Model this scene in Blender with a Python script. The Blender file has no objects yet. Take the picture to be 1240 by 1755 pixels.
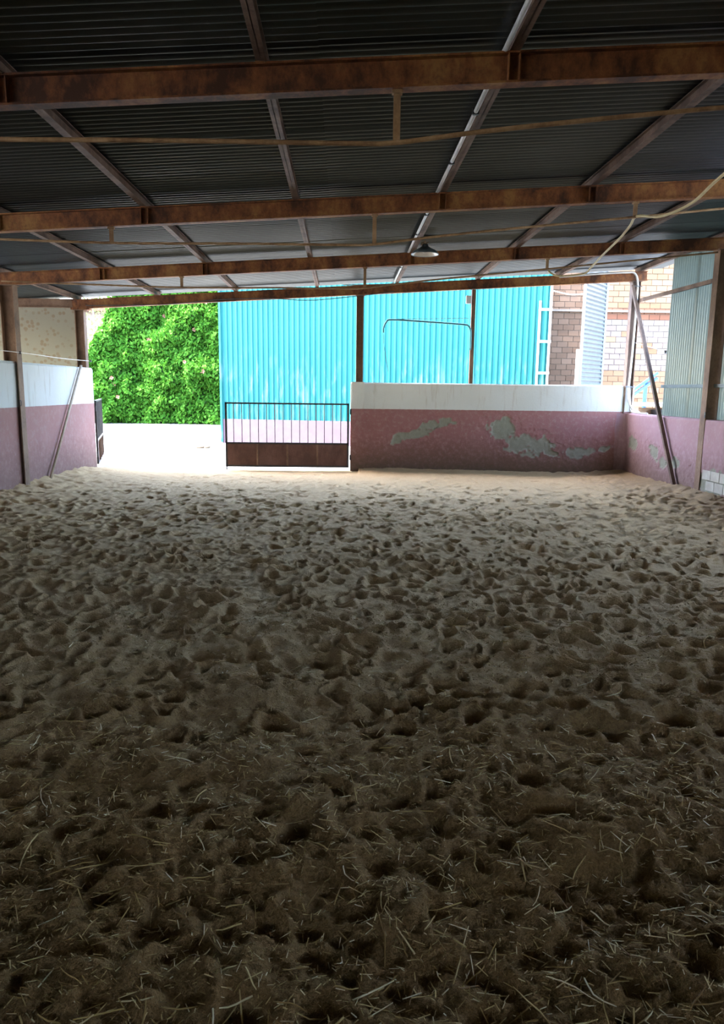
import bpy, math, random
import numpy as np
from mathutils import Vector, Matrix

# ------------------------------------------------------------------ camera
scene = bpy.context.scene
C = scene.collection
EYE = 1.5
YAW, PITCH, ROLL = 0.02868, 0.16974, 0.012
F_PX = 1220.0
cd = bpy.data.cameras.new('camera')
cd.sensor_fit = 'VERTICAL'
cd.sensor_height = 24.0
cd.lens = F_PX / 1755.0 * 24.0
cd.clip_start = 0.05
cam = bpy.data.objects.new('camera', cd)
C.objects.link(cam)
fw = Vector((math.sin(YAW) * math.cos(PITCH), math.cos(YAW) * math.cos(PITCH), -math.sin(PITCH)))
rt = Vector((math.cos(YAW), -math.sin(YAW), 0))
up = rt.cross(fw)
rt2 = rt * math.cos(ROLL) + up * math.sin(ROLL)
up2 = up * math.cos(ROLL) - rt * math.sin(ROLL)
mw = Matrix((rt2, up2, -fw)).transposed().to_4x4()
mw.translation = (0, 0, EYE)
cam.matrix_world = mw
scene.camera = cam

# ------------------------------------------------------------------ light
world = bpy.data.worlds.new('world')
scene.world = world
world.use_nodes = True
wn = world.node_tree
wn.nodes.clear()
wo = wn.nodes.new('ShaderNodeOutputWorld')
wb = wn.nodes.new('ShaderNodeBackground')
sky = wn.nodes.new('ShaderNodeTexSky')
sky.sky_type = 'NISHITA'
sky.sun_disc = False
sky.sun_elevation = math.radians(56)
sky.sun_rotation = math.radians(263)
sky.air_density = 1.0
sky.dust_density = 2.5
wb.inputs['Strength'].default_value = 0.5
wn.links.new(sky.outputs[0], wb.inputs[0])
wn.links.new(wb.outputs[0], wo.inputs[0])

SUN_EL = math.radians(56)
sd = bpy.data.lights.new('sun', 'SUN')
sd.energy = 5.0
sd.angle = math.radians(0.6)
sd.color = (1.0, 0.95, 0.87)
sun = bpy.data.objects.new('sun', sd)
C.objects.link(sun)
sun_dir = Vector((0.99 * math.cos(SUN_EL), 0.12 * math.cos(SUN_EL), -math.sin(SUN_EL)))
sun.rotation_euler = sun_dir.to_track_quat('-Z', 'Y').to_euler()
sun.location = (-30, -4, 40)

vs = scene.view_settings
vs.view_transform = 'Standard'
vs.look = 'None'
vs.gamma = 1.0
vs.use_curve_mapping = False
vs.exposure = 3.62

rng = np.random.default_rng(11)
random.seed(11)

# ------------------------------------------------------------------ helpers
def tag(o, label=None, cat=None, group=None, kind=None):
    if label: o['label'] = label
    if cat: o['category'] = cat
    if group: o['group'] = group
    if kind: o['kind'] = kind
    return o

def empty(name, loc, label=None, cat=None, group=None, kind=None):
    o = bpy.data.objects.new(name, None)
    C.objects.link(o)
    o.location = loc
    o.empty_display_size = 0.1
    return tag(o, label, cat, group, kind)

def root_loc(o):
    v = Vector((0, 0, 0))
    while o is not None:
        v = v + Vector(o.location)
        o = o.parent
    return v

class MB:
    """collects shapes given in world coordinates and links them as ONE mesh object"""
    def __init__(self):
        self.v = []; self.f = []
    def add(self, vs_, fs_):
        n = len(self.v)
        self.v += [tuple(p) for p in vs_]
        self.f += [tuple(i + n for i in q) for q in fs_]
        return self
    def box(self, a, b):
        x0, y0, z0 = a; x1, y1, z1 = b
        self.add([(x0, y0, z0), (x1, y0, z0), (x1, y1, z0), (x0, y1, z0), (x0, y0, z1), (x1, y0, z1), (x1, y1, z1), (x0, y1, z1)],
                 [(0, 3, 2, 1), (4, 5, 6, 7), (0, 1, 5, 4), (1, 2, 6, 5), (2, 3, 7, 6), (3, 0, 4, 7)])
        return self
    def bar(self, p0, p1, w, h, upv=(0, 0, 1), du=0.0, ds=0.0):
        """oriented box from p0 to p1, w across, h along upv, offset du/ds"""
        p0 = Vector(p0); p1 = Vector(p1)
        d = (p1 - p0).normalized()
        s = d.cross(Vector(upv)).normalized()
        u = s.cross(d).normalized()
        vs_ = []
        for p in (p0, p1):
            for a, b in ((-1, -1), (1, -1), (1, 1), (-1, 1)):
                vs_.append(p + s * (a * w / 2 + ds) + u * (b * h / 2 + du))
        self.add(vs_, [(0, 1, 2, 3), (7, 6, 5, 4), (0, 4, 5, 1), (1, 5, 6, 2), (2, 6, 7, 3), (3, 7, 4, 0)])
        return self
    def ibeam(self, p0, p1, h, w, tf, tw, upv=(0, 0, 1)):
        self.bar(p0, p1, w, tf, upv, du=h / 2 - tf / 2)
        self.bar(p0, p1, w, tf, upv, du=-h / 2 + tf / 2)
        self.bar(p0, p1, tw, h - 2 * tf, upv)
        return self
    def tube(self, pts, r, n=8, caps=True):
        pts = [Vector(p) for p in pts]
        rings = []
        ref = None
        for i, p in enumerate(pts):
            a = pts[max(i - 1, 0)]; b = pts[min(i + 1, len(pts) - 1)]
            d = (b - a).normalized()
            if ref is None:
                ref = Vector((0, 0, 1)) if abs(d.z) < 0.9 else Vector((1, 0, 0))
            s = d.cross(ref).normalized(); u = s.cross(d).normalized(); ref = u
            rr = r[i] if isinstance(r, (list, tuple)) else r
            rings.append([p + (s * math.cos(2 * math.pi * k / n) + u * math.sin(2 * math.pi * k / n)) * rr for k in range(n)])
        vs_ = [q for rg in rings for q in rg]
        fs_ = []
        for i in range(len(rings) - 1):
            for k in range(n):
                k2 = (k + 1) % n
                fs_.append((i * n + k, i * n + k2, (i + 1) * n + k2, (i + 1) * n + k))
        if caps:
            fs_.append(tuple(range(n))[::-1])
            fs_.append(tuple((len(rings) - 1) * n + k for k in range(n)))
        self.add(vs_, fs_)
        return self
    def lathe(self, c, prof, n=24):
        """prof = [(r, z)...] around vertical axis at c"""
        vs_ = []; fs_ = []
        for r, z in prof:
            for k in range(n):
                a = 2 * math.pi * k / n
                vs_.append((c[0] + r * math.cos(a), c[1] + r * math.sin(a), c[2] + z))
        for i in range(len(prof) - 1):
            for k in range(n):
                k2 = (k + 1) % n
                fs_.append((i * n + k, i * n + k2, (i + 1) * n + k2, (i + 1) * n + k))
        self.add(vs_, fs_)
        return self
    def build(self, name, mat, parent=None, smooth=False):
        off = root_loc(parent) if parent is not None else Vector((0, 0, 0))
        me = bpy.data.meshes.new(name)
        me.from_pydata([(p[0] - off.x, p[1] - off.y, p[2] - off.z) for p in self.v], [], self.f)
        me.update()
        if mat is not None: me.materials.append(mat)
        if smooth: me.polygons.foreach_set('use_smooth', [True] * len(me.polygons))
        o = bpy.data.objects.new(name, me)
        C.objects.link(o)
        if parent is not None: o.parent = parent
        return o

def arc(points, seg=8):
    """Catmull-Rom through points"""
    P = [Vector(p) for p in points]
    out = []
    for i in range(len(P) - 1):
        p0 = P[max(i - 1, 0)]; p1 = P[i]; p2 = P[i + 1]; p3 = P[min(i + 2, len(P) - 1)]
        for k in range(seg):
            t = k / seg
            out.append(0.5 * ((2 * p1) + (p2 - p0) * t + (2 * p0 - 5 * p1 + 4 * p2 - p3) * t * t + (3 * p1 - p0 - 3 * p2 + p3) * t ** 3))
    out.append(P[-1])
    return out

# ------------------------------------------------------------------ materials
class NT:
    def __init__(self, name):
        self.m = bpy.data.materials.new(name)
        self.m.use_nodes = True
        self.t = self.m.node_tree
        self.b = self.t.nodes['Principled BSDF']
        self.out = self.t.nodes['Material Output']
    def n(self, typ, **kw):
        nd = self.t.nodes.new(typ)
        for k, v in kw.items():
            if k.startswith('i_'): nd.inputs[k[2:].replace('_', ' ')].default_value = v
            else: setattr(nd, k, v)
        return nd
    def l(self, a, b): self.t.links.new(a, b)
    def pos(self): return self.n('ShaderNodeNewGeometry').outputs['Position']
    def noise(self, scale, detail=4, rough=0.6, vec=None, stretch=None):
        nd = self.n('ShaderNodeTexNoise')
        nd.inputs['Scale'].default_value = scale
        nd.inputs['Detail'].default_value = detail
        nd.inputs['Roughness'].default_value = rough
        v = vec if vec is not None else self.pos()
        if stretch:
            mp = self.n('ShaderNodeMapping'); mp.inputs['Scale'].default_value = stretch
            self.l(v, mp.inputs['Vector']); v = mp.outputs[0]
        self.l(v, nd.inputs['Vector'])
        return nd.outputs['Fac']
    def ramp(self, fac, stops):
        r = self.n('ShaderNodeValToRGB')
        els = r.color_ramp.elements
        while len(els) < len(stops): els.new(0.5)
        for e, (p, c) in zip(els, stops):
            e.position = p
            e.color = c if isinstance(c, tuple) and len(c) == 4 else ((c[0], c[1], c[2], 1) if isinstance(c, tuple) else (c, c, c, 1))
        self.l(fac, r.inputs[0])
        return r.outputs[0]
    def mix(self, fac, a, b, mode='MIX'):
        m = self.n('ShaderNodeMix', data_type='RGBA', blend_type=mode)
        for i, s in ((0, fac), (6, a), (7, b)):
            if isinstance(s, (int, float)): m.inputs[i].default_value = s
            elif isinstance(s, tuple): m.inputs[i].default_value = (s[0], s[1], s[2], 1)
            else: self.l(s, m.inputs[i])
        return m.outputs[2]
    def math(self, op, a, b=None, clamp=False):
        m = self.n('ShaderNodeMath', operation=op); m.use_clamp = clamp
        for i, s in ((0, a), (1, b)):
            if s is None: continue
            if isinstance(s, (int, float)): m.inputs[i].default_value = s
            else: self.l(s, m.inputs[i])
        return m.outputs[0]
    def xyz(self, v=None):
        s = self.n('ShaderNodeSeparateXYZ'); self.l(v if v is not None else self.pos(), s.inputs[0]); return s.outputs
    def bump(self, h, strength=0.3, dist=0.01):
        b = self.n('ShaderNodeBump'); b.inputs['Strength'].default_value = strength; b.inputs['Distance'].default_value = dist
        self.l(h, b.inputs['Height']); self.l(b.outputs[0], self.b.inputs['Normal'])
    def set(self, col=None, rough=None, metal=None, spec=None):
        if col is not None:
            if isinstance(col, tuple): self.b.inputs['Base Color'].default_value = (col[0], col[1], col[2], 1)
            else: self.l(col, self.b.inputs['Base Color'])
        if rough is not None:
            if isinstance(rough, (int, float)): self.b.inputs['Roughness'].default_value = rough
            else: self.l(rough, self.b.inputs['Roughness'])
        if metal is not None: self.b.inputs['Metallic'].default_value = metal
        if spec is not None: self.b.inputs['Specular IOR Level'].default_value = spec
        return self.m

M = {}
def simple(name, ca, cb, scale=6, rough=0.6, metal=0.0, bump=0.0, stretch=None):
    t = NT(name)
    n = t.noise(scale, 5, 0.6, stretch=stretch)
    M[name] = t.set(t.ramp(n, [(0.3, ca), (0.7, cb)]), rough, metal)
    if bump: t.bump(t.noise(scale * 8, 4, 0.7), bump, 0.004)
    return M[name]

# rusty red-oxide steel
def rust(name, a, b, c):
    t = NT(name)
    n1 = t.noise(2.6, 8, 0.72, stretch=(1, 1, 0.6))
    n2 = t.noise(30, 4, 0.7)
    col = t.mix(t.math('MULTIPLY', t.ramp(n2, [(0.5, 0.0), (0.7, 1.0)]), 0.45), t.ramp(n1, [(0.40, a), (0.5, b), (0.61, c)]), a)
    M[name] = t.set(col, 0.72, 0.0, 0.35)
    t.bump(n2, 0.25, 0.003)
rust('rust_beam', (0.058, 0.020, 0.007), (0.185, 0.062, 0.017), (0.30, 0.140, 0.040))
rust('rust_purlin', (0.10, 0.060, 0.042), (0.17, 0.105, 0.074), (0.24, 0.155, 0.11))
rust('rust_column', (0.13, 0.07, 0.04), (0.21, 0.12, 0.07), (0.27, 0.16, 0.095))
rust('rust_rod', (0.20, 0.11, 0.05), (0.32, 0.19, 0.09), (0.40, 0.26, 0.14))
rust('gate_paint', (0.11, 0.052, 0.036), (0.15, 0.07, 0.05), (0.19, 0.095, 0.07))

# roof sheets
t = NT('roof_metal')
n1 = t.noise(1.3, 4, 0.6); n2 = t.noise(18, 4, 0.7)
oi = t.n('ShaderNodeObjectInfo')
var = t.math('MULTIPLY', oi.outputs['Random'], 0.35)
fac = t.math('ADD', t.math('MULTIPLY', n1, 0.65), var)
M['roof_metal'] = t.set(t.mix(t.math('MULTIPLY', n2, 0.35), t.ramp(fac, [(0.25, (0.12, 0.135, 0.135)), (0.75, (0.20, 0.22, 0.22))]), (0.12, 0.10, 0.08)), 0.3, 0.85)

# sand
t = NT('sand')
p = t.pos(); s = t.xyz(p)
n_big = t.noise(0.7, 3, 0.5, p); n_mid = t.noise(9, 5, 0.65, p); n_fine = t.noise(95, 4, 0.7, p); n_grit = t.noise(330, 2, 0.6, p)
dry = t.mix(n_mid, (0.47, 0.305, 0.145), (0.65, 0.46, 0.245))
grain = t.math('ADD', t.math('MULTIPLY', t.ramp(n_fine, [(0.38, 0.0), (0.66, 1.0)]), 0.42), t.math('MULTIPLY', t.ramp(n_grit, [(0.42, 0.0), (0.62, 1.0)]), 0.30))
dry = t.mix(grain, dry, (0.25, 0.160, 0.085))
damp = t.mix(n_mid, (0.34, 0.190, 0.070), (0.54, 0.335, 0.135))
damp = t.mix(grain, damp, (0.10, 0.056, 0.024))
zone = t.math('ADD', s[1], t.math('MULTIPLY', t.math('SUBTRACT', n_big, 0.5), 2.2))
zone = t.math('ADD', zone, t.math('MULTIPLY', t.math('SUBTRACT', n_mid, 0.5), 1.0))
mr = t.n('ShaderNodeMapRange'); mr.inputs[1].default_value = 2.1; mr.inputs[2].default_value = 4.6
t.l(zone, mr.inputs[0])
col = t.mix(mr.outputs[0], damp, dry)
# dark trodden soil along the foot of the right wall
rx = t.n('ShaderNodeMapRange'); rx.inputs[1].default_value = 4.0; rx.inputs[2].default_value = 5.1
t.l(t.math('ADD', s[0], t.math('MULTIPLY', t.math('SUBTRACT', n_mid, 0.5), 3.0)), rx.inputs[0])
col = t.mix(t.math('MULTIPLY', rx.outputs[0], 0.55), col, (0.15, 0.10, 0.065))
M['sand'] = t.set(col, 0.95, 0.0, 0.15)
hh = t.math('ADD', t.math('MULTIPLY', n_fine, 0.8), t.math('MULTIPLY', n_grit, 0.4))
t.bump(hh, 1.0, 0.018)

# painted walls (attribute peel = plaster fallen off)
def wall_paint(name, pink_z, white_a, white_b, pink_a, pink_b, dirt=1.0):
    t = NT(name)
    p = t.pos(); s = t.xyz(p)
    n1 = t.noise(2.2, 5, 0.6, p); n2 = t.noise(14, 5, 0.7, p); n3 = t.noise(60, 3, 0.7, p)
    ns = t.noise(5, 4, 0.6, p, stretch=(2.5, 2.5, 0.35))
    white = t.mix(n1, white_a, white_b)
    streak = t.ramp(ns, [(0.55, 0.0), (0.75, 1.0)])
    white = t.mix(t.math('MULTIPLY', streak, 0.45), white, (0.42, 0.31, 0.19))
    pink = t.mix(n1, pink_a, pink_b)
    pink = t.mix(t.math('MULTIPLY', t.ramp(n2, [(0.5, 0.0), (0.8, 1.0)]), 0.35), pink, (0.55, 0.47, 0.43))
    zz = t.math('ADD', s[2], t.math('MULTIPLY', t.math('SUBTRACT', n2, 0.5), 0.008))
    col = t.mix(t.math('GREATER_THAN', zz, pink_z), pink, white)
    dm = t.n('ShaderNodeMapRange'); dm.inputs[1].default_value = 0.68; dm.inputs[2].default_value = 0.0
    t.l(t.math('ADD', s[2], t.math('MULTIPLY', t.math('SUBTRACT', n2, 0.5), 0.75)), dm.inputs[0])
    col = t.mix(t.math('MULTIPLY', dm.outputs[0], 0.95 * dirt), col, (0.15, 0.10, 0.06))
    at = t.n('ShaderNodeAttribute'); at.attribute_name = 'peel'
    plaster = t.mix(n2, (0.20, 0.195, 0.145), (0.38, 0.365, 0.28))
    col = t.mix(at.outputs['Fac'], col, plaster)
    M[name] = t.set(col, 0.9, 0.0, 0.2)
    t.bump(t.math('ADD', n2, t.math('MULTIPLY', n3, 0.5)), 0.35, 0.012)
wall_paint('paint_far', 1.155, (0.62, 0.60, 0.53), (0.72, 0.71, 0.66), (0.30, 0.120, 0.105), (0.38, 0.185, 0.175))
wall_paint('paint_left', 1.20, (0.66, 0.66, 0.63), (0.76, 0.77, 0.75), (0.37, 0.18, 0.165), (0.45, 0.255, 0.235), 0.6)
wall_paint('paint_right', 5.0, (0.6, 0.6, 0.6), (0.7, 0.7, 0.7), (0.36, 0.195, 0.205), (0.43, 0.26, 0.28), 0.8)

t = NT('cream_render')
p = t.pos()
vor = t.n('ShaderNodeTexVoronoi'); vor.inputs['Scale'].default_value = 11
t.l(p, vor.inputs['Vector'])
sp = t.math('MULTIPLY', t.ramp(vor.outputs['Distance'], [(0.24, 1.0), (0.42, 0.0)]), t.ramp(t.noise(1.4, 3, 0.5, p), [(0.32, 0.0), (0.55, 1.0)]))
col = t.mix(t.noise(1.2, 4, 0.6, p), (0.31, 0.285, 0.20), (0.37, 0.355, 0.27))
M['cream_render'] = t.set(t.mix(t.math('MULTIPLY', sp, 0.6), col, (0.26, 0.16, 0.08)), 0.9)
t.bump(t.noise(25, 4, 0.7, p), 0.3, 0.008)

simple('block_wall', (0.25, 0.23, 0.2), (0.38, 0.35, 0.31), 3, 0.95, 0, 0.3)
simple('concrete_yard', (0.30, 0.31, 0.31), (0.40, 0.41, 0.41), 1.6, 0.9, 0, 0.2)
simple('cement_block', (0.50, 0.44, 0.36), (0.66, 0.60, 0.51), 9, 0.95, 0, 0.4)
simple('mortar', (0.13, 0.11, 0.095), (0.19, 0.165, 0.14), 7, 0.95, 0, 0.3)
simple('galvanised', (0.13, 0.145, 0.155), (0.19, 0.205, 0.215), 7, 0.4, 0.5)
simple('white_metal', (0.72, 0.73, 0.72), (0.82, 0.83, 0.82), 9, 0.45, 0.0)
simple('conduit_white', (0.62, 0.61, 0.57), (0.76, 0.75, 0.71), 9, 0.4, 0.0)
simple('hose_yellow', (0.50, 0.40, 0.20), (0.62, 0.52, 0.30), 9, 0.55)
simple('black_rubber', (0.02, 0.02, 0.02), (0.045, 0.045, 0.045), 12, 0.5)
simple('black_iron', (0.018, 0.018, 0.02), (0.05, 0.04, 0.035), 12, 0.45, 0.4)
simple('lamp_enamel', (0.03, 0.045, 0.045), (0.06, 0.075, 0.075), 12, 0.3)
simple('lamp_inner', (0.6, 0.6, 0.58), (0.75, 0.75, 0.72), 12, 0.3, 0.6)
simple('dusty_pole', (0.30, 0.22, 0.15), (0.42, 0.33, 0.24), 14, 0.8, 0, 0.3)
simple('blue_paint', (0.01, 0.05, 0.13), (0.02, 0.075, 0.18), 6, 0.4)
simple('dung', (0.10, 0.07, 0.04), (0.18, 0.13, 0.08), 20, 0.95, 0, 0.5)
simple('shed_plinth', (0.105, 0.058, 0.085), (0.135, 0.085, 0.115), 4, 0.85, 0, 0.2)
simple('pipe_teal', (0.02, 0.13, 0.15), (0.04, 0.2, 0.22), 8, 0.4, 0.3)
simple('wire_steel', (0.30, 0.29, 0.27), (0.42, 0.40, 0.37), 8, 0.5, 0.5)
simple('house_plaster', (0.17, 0.12, 0.10), (0.22, 0.165, 0.14), 2, 0.9)
simple('timber_pallet', (0.26, 0.16, 0.10), (0.40, 0.27, 0.18), 9, 0.85, 0, 0.3, (1, 8, 8))
simple('plastic_black', (0.015, 0.015, 0.018), (0.03, 0.03, 0.035), 9, 0.4)

# teal sheet with chalky stains
t = NT('teal_sheet')
p = t.pos(); s = t.xyz(p)
base = t.mix(t.noise(1.1, 3, 0.5, p), (0.006, 0.088, 0.090), (0.009, 0.106, 0.106))
st = t.ramp(t.noise(3.5, 5, 0.65, p, stretch=(1.6, 1.6, 0.35)), [(0.52, 0.0), (0.62, 1.0)])
mx = t.n('ShaderNodeMapRange'); mx.inputs[1].default_value = 2.7; mx.inputs[2].default_value = 1.6
t.l(t.math('ADD', s[2], t.math('MULTIPLY', t.math('SUBTRACT', t.noise(2.0, 3, 0.5, p), 0.5), 2.0)), mx.inputs[0])
M['teal_sheet'] = t.set(t.mix(t.math('MULTIPLY', t.math('MULTIPLY', st, mx.outputs[0]), 0.4), base, (0.10, 0.20, 0.21)), 0.6, 0.0, 0.15)

# translucent fibreglass sheet
t = NT('fibreglass')
p = t.pos()
cc = t.mix(t.noise(2.5, 4, 0.6, p, stretch=(1, 1, 0.4)), (0.20, 0.245, 0.205), (0.28, 0.325, 0.28))
t.set(cc, 0.25)
tr = t.n('ShaderNodeBsdfTranslucent'); t.l(cc, tr.inputs[0])
ms = t.n('ShaderNodeMixShader'); ms.inputs[0].default_value = 0.2
t.l(t.b.outputs[0], ms.inputs[1]); t.l(tr.outputs[0], ms.inputs[2]); t.l(ms.outputs[0], t.out.inputs[0])
M['fibreglass'] = t.m

# bricks: colour differs from brick to brick
def brick_mat(name, a, b, c):
    t = NT(name)
    oi = t.n('ShaderNodeObjectInfo')
    n = t.noise(14, 4, 0.7)
    col = t.mix(t.math('MULTIPLY', n, 0.5), t.ramp(oi.outputs['Random'], [(0.0, a), (0.5, b), (1.0, c)]), b)
    M[name] = t.set(col, 0.95, 0, 0.15)
    t.bump(n, 0.3, 0.006)
brick_mat('brick_orange', (0.165, 0.09, 0.05), (0.20, 0.12, 0.072), (0.23, 0.155, 0.10))
brick_mat('brick_brown', (0.085, 0.050, 0.032), (0.11, 0.068, 0.045), (0.14, 0.09, 0.062))  # darker brick copy, shade of the left end put into its colour
brick_mat('brick_red', (0.13, 0.052, 0.03), (0.16, 0.072, 0.043), (0.19, 0.10, 0.065))
brick_mat('brick_pale', (0.15, 0.115, 0.10), (0.185, 0.15, 0.135), (0.21, 0.185, 0.17))

# leaves
def leaf_mat(name, a, b, c):
    t = NT(name)
    gi = t.n('ShaderNodeNewGeometry')
    cc = t.mix(t.math('MULTIPLY', t.noise(1.1, 3, 0.6), 0.6), t.ramp(gi.outputs['Random Per Island'], [(0.0, a), (0.5, b), (1.0, c)]), b)
    t.set(cc, 0.75, 0, 0.1)
    tr = t.n('ShaderNodeBsdfTranslucent'); t.l(cc, tr.inputs[0])
    ms = t.n('ShaderNodeMixShader'); ms.inputs[0].default_value = 0.3
    t.l(t.b.outputs[0], ms.inputs[1]); t.l(tr.outputs[0], ms.inputs[2]); t.l(ms.outputs[0], t.out.inputs[0])
    M[name] = t.m
leaf_mat('ivy_leaf', (0.024, 0.095, 0.008), (0.046, 0.165, 0.013), (0.095, 0.235, 0.026))
leaf_mat('tree_leaf', (0.10, 0.16, 0.05), (0.17, 0.24, 0.08), (0.24, 0.31, 0.12))
simple('flower_orange', (0.20, 0.06, 0.02), (0.24, 0.10, 0.04), 9, 0.6)
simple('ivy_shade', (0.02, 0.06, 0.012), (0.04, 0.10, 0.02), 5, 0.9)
t = NT('straw')
gi = t.n('ShaderNodeNewGeometry'); oi = t.n('ShaderNodeObjectInfo')
rr = t.math('FRACT', t.math('ADD', gi.outputs['Random Per Island'], oi.outputs['Random']))
M['straw'] = t.set(t.ramp(rr, [(0.0, (0.28, 0.15, 0.045)), (0.4, (0.52, 0.34, 0.11)), (0.75, (0.80, 0.59, 0.25)), (1.0, (0.95, 0.82, 0.54))]), 0.6, 0, 0.3)

# overall depth of each paint or surface
TONE = {'roof_metal': 0.65, 'rust_beam': 1.05, 'rust_purlin': 0.78, 'rust_column': 0.78, 'rust_rod': 0.8, 'gate_paint': 0.8, 'paint_left': 0.66,
        'paint_far': 0.75, 'paint_right': 0.68, 'cream_render': 0.75, 'concrete_yard': 0.46, 'cement_block': 0.6, 'mortar': 0.65, 'galvanised': 0.7,
        'white_metal': 0.6, 'conduit_white': 0.75, 'hose_yellow': 0.8, 'teal_sheet': 0.76, 'fibreglass': 0.62, 'brick_orange': 0.66, 'brick_red': 0.66,
        'brick_pale': 0.66, 'brick_brown': 0.75, 'ivy_leaf': 0.7, 'tree_leaf': 0.7, 'shed_plinth': 0.48, 'house_plaster': 0.6, 'flower_orange': 0.45, 'lamp_inner': 0.7, 'sand': 1.12}
for nm, k in TONE.items():
    tree_ = M[nm].node_tree
    bs = tree_.nodes['Principled BSDF']
    if not bs.inputs['Base Color'].links: continue
    src = bs.inputs['Base Color'].links[0].from_socket
    sinks = [l_.to_socket for l_ in src.links if l_.to_node.type in ('BSDF_PRINCIPLED', 'BSDF_TRANSLUCENT')]
    sc_ = tree_.nodes.new('ShaderNodeVectorMath'); sc_.operation = 'SCALE'
    tree_.links.new(src, sc_.inputs[0]); sc_.inputs['Scale'].default_value = k
    for s_ in sinks: tree_.links.new(sc_.outputs[0], s_)

# ------------------------------------------------------------------ the building: constants
YB = [1.5, 4.42, 7.35, 10.42, 13.36]      # roof beams
XL, XR, YF = -4.62, 5.30, 13.36                  # inner faces of the walls
def zt(x): return 3.34 + 0.0635 * x              # top of the beams / underside of the purlins

# ------------------------------------------------------------------ floor of sand
def vnoise(X, Y, scale, seed):
    r = np.random.default_rng(seed)
    T = r.random((256, 256))
    x = X * scale + 100.0; y = Y * scale + 100.0
    xi = np.floor(x).astype(int); yi = np.floor(y).astype(int)
    fx = x - xi; fy = y - yi
    fx = fx * fx * (3 - 2 * fx); fy = fy * fy * (3 - 2 * fy)
    a = T[xi % 256, yi % 256]; b = T[(xi + 1) % 256, yi % 256]; c = T[xi % 256, (yi + 1) % 256]; d = T[(xi + 1) % 256, (yi + 1) % 256]
    return (a * (1 - fx) + b * fx) * (1 - fy) + (c * (1 - fx) + d * fx) * fy - 0.5

def axis(segs):
    out = []
    for a, b, st0, st1 in segs:
        q = a
        while q < b:
            out.append(q); tt = (q - a) / (b - a); q += st0 + (st1 - st0) * tt
    return np.array(out)
gx = axis([(-4.75, -2.2, 0.026, 0.012), (-2.2, 2.4, 0.0105, 0.0105), (2.4, 5.45, 0.012, 0.026)])
gy = axis([(-9.1, -3.0, 0.2, 0.12), (-3.0, 0.9, 0.12, 0.03), (0.9, 4.0, 0.0095, 0.0115), (4.0, 14.0, 0.0115, 0.03)])
GX, GY = np.meshgrid(gx, gy)
Hs = np.zeros_like(GX)
# hoof prints: oval bowls, a toe crescent and a thrown-up rim
spots = []
cells = {}
for _ in range(30000):
    x, y = rng.uniform(-4.6, 5.3), rng.uniform(0.6, 13.0)
    md = rng.uniform(0.10, 0.145)
    ci, cj = int(x // 0.145), int(y // 0.145)
    if any((x - a) ** 2 + (y - b) ** 2 < md * md for i in (-1, 0, 1) for j in (-1, 0, 1) for a, b in cells.get((ci + i, cj + j), ())): continue
    cells.setdefault((ci, cj), []).append((x, y)); spots.append((x, y))
N = len(spots)
WX = GX + 0.085 * vnoise(GX, GY, 5.0, 71) + 0.045 * vnoise(GX, GY, 13, 72)
WY = GY + 0.085 * vnoise(GX, GY, 5.0, 73) + 0.045 * vnoise(GX, GY, 13, 74)
px = [p_[0] for p_ in spots]; py = [p_[1] for p_ in spots]
for i in range(N):
    x, y = px[i], py[i]
    amp = 1.0
    amp = float(np.interp(y, [5.5, 8.0, 10.5, 12.5], [1.0, 0.75, 0.34, 0.18]))
    if y < 2.9: amp *= 0.3 + 0.35 * rng.random()
    # smoother dragged strip
    tx = np.interp(y, [2.7, 3.65, 4.31, 5.77, 7.81], [-0.1, -0.26, -0.49, -0.89, -1.52])
    if abs(x - tx) < 0.13 and 2.8 < y < 8: amp *= 0.25
    ra = rng.uniform(0.045, 0.115) if rng.random() < 0.8 else rng.uniform(0.025, 0.05); rb = ra * rng.uniform(0.6, 0.95)
    dep = amp * (rng.uniform(0.030, 0.072) if rng.random() < float(np.interp(y, [6, 9, 11], [0.8, 0.55, 0.35])) else rng.uniform(0.004, 0.018))
    th = rng.uniform(0, 2 * math.pi) if rng.random() < 0.15 else rng.normal(1.57, 0.55)
    R = ra * 2.3 + 0.06
    i0, i1 = np.searchsorted(gx, [x - R, x + R]); j0, j1 = np.searchsorted(gy, [y - R, y + R])
    if i1 - i0 < 2 or j1 - j0 < 2: continue
    dx = WX[j0:j1, i0:i1] - x; dy = WY[j0:j1, i0:i1] - y
    u = dx * math.cos(th) + dy * math.sin(th); v = -dx * math.sin(th) + dy * math.cos(th)
    q = np.sqrt((u / ra) ** 2 + (v / rb) ** 2)
    q = q * (1 + 0.12 * np.sin(3 * np.arctan2(v, u) + i))
    bowl = -dep * (1 - np.clip((q - 0.35) / 0.7, 0, 1) ** 2 * (3 - 2 * np.clip((q - 0.35) / 0.7, 0, 1)))
    tilt = 1 + 0.65 * np.clip(u / ra, -1.1, 1.0)
    rim = dep * 0.42 * np.exp(-((q - 1.22) / 0.27) ** 2) * (0.75 + 0.45 * np.clip(u / (q * ra + 1e-6), -1, 1))
    old = Hs[j0:j1, i0:i1]
    wgt = 1 / (1 + np.exp((q - 1.25) * 9))
    Hs[j0:j1, i0:i1] = old * (1 - 0.75 * wgt) + bowl * tilt + rim
far = np.clip((GY - 9.5) / 3.5, 0, 1)
ns = 0.030 * vnoise(GX, GY, 1.1, 1) + 0.030 * vnoise(GX, GY, 3.3, 2) * (1 - 0.6 * far) + 0.020 * vnoise(GX, GY, 8, 3) * (1 - 0.4 * far)
ns += (0.014 * vnoise(GX, GY, 19, 4) + 0.011 * vnoise(GX, GY, 37, 5)) * (1 - 0.45 * far)
ns += 0.05 * vnoise(GX * 0.8, GY, 2.6, 14) * np.clip((8.5 - GY) / 3, 0, 1)
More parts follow.
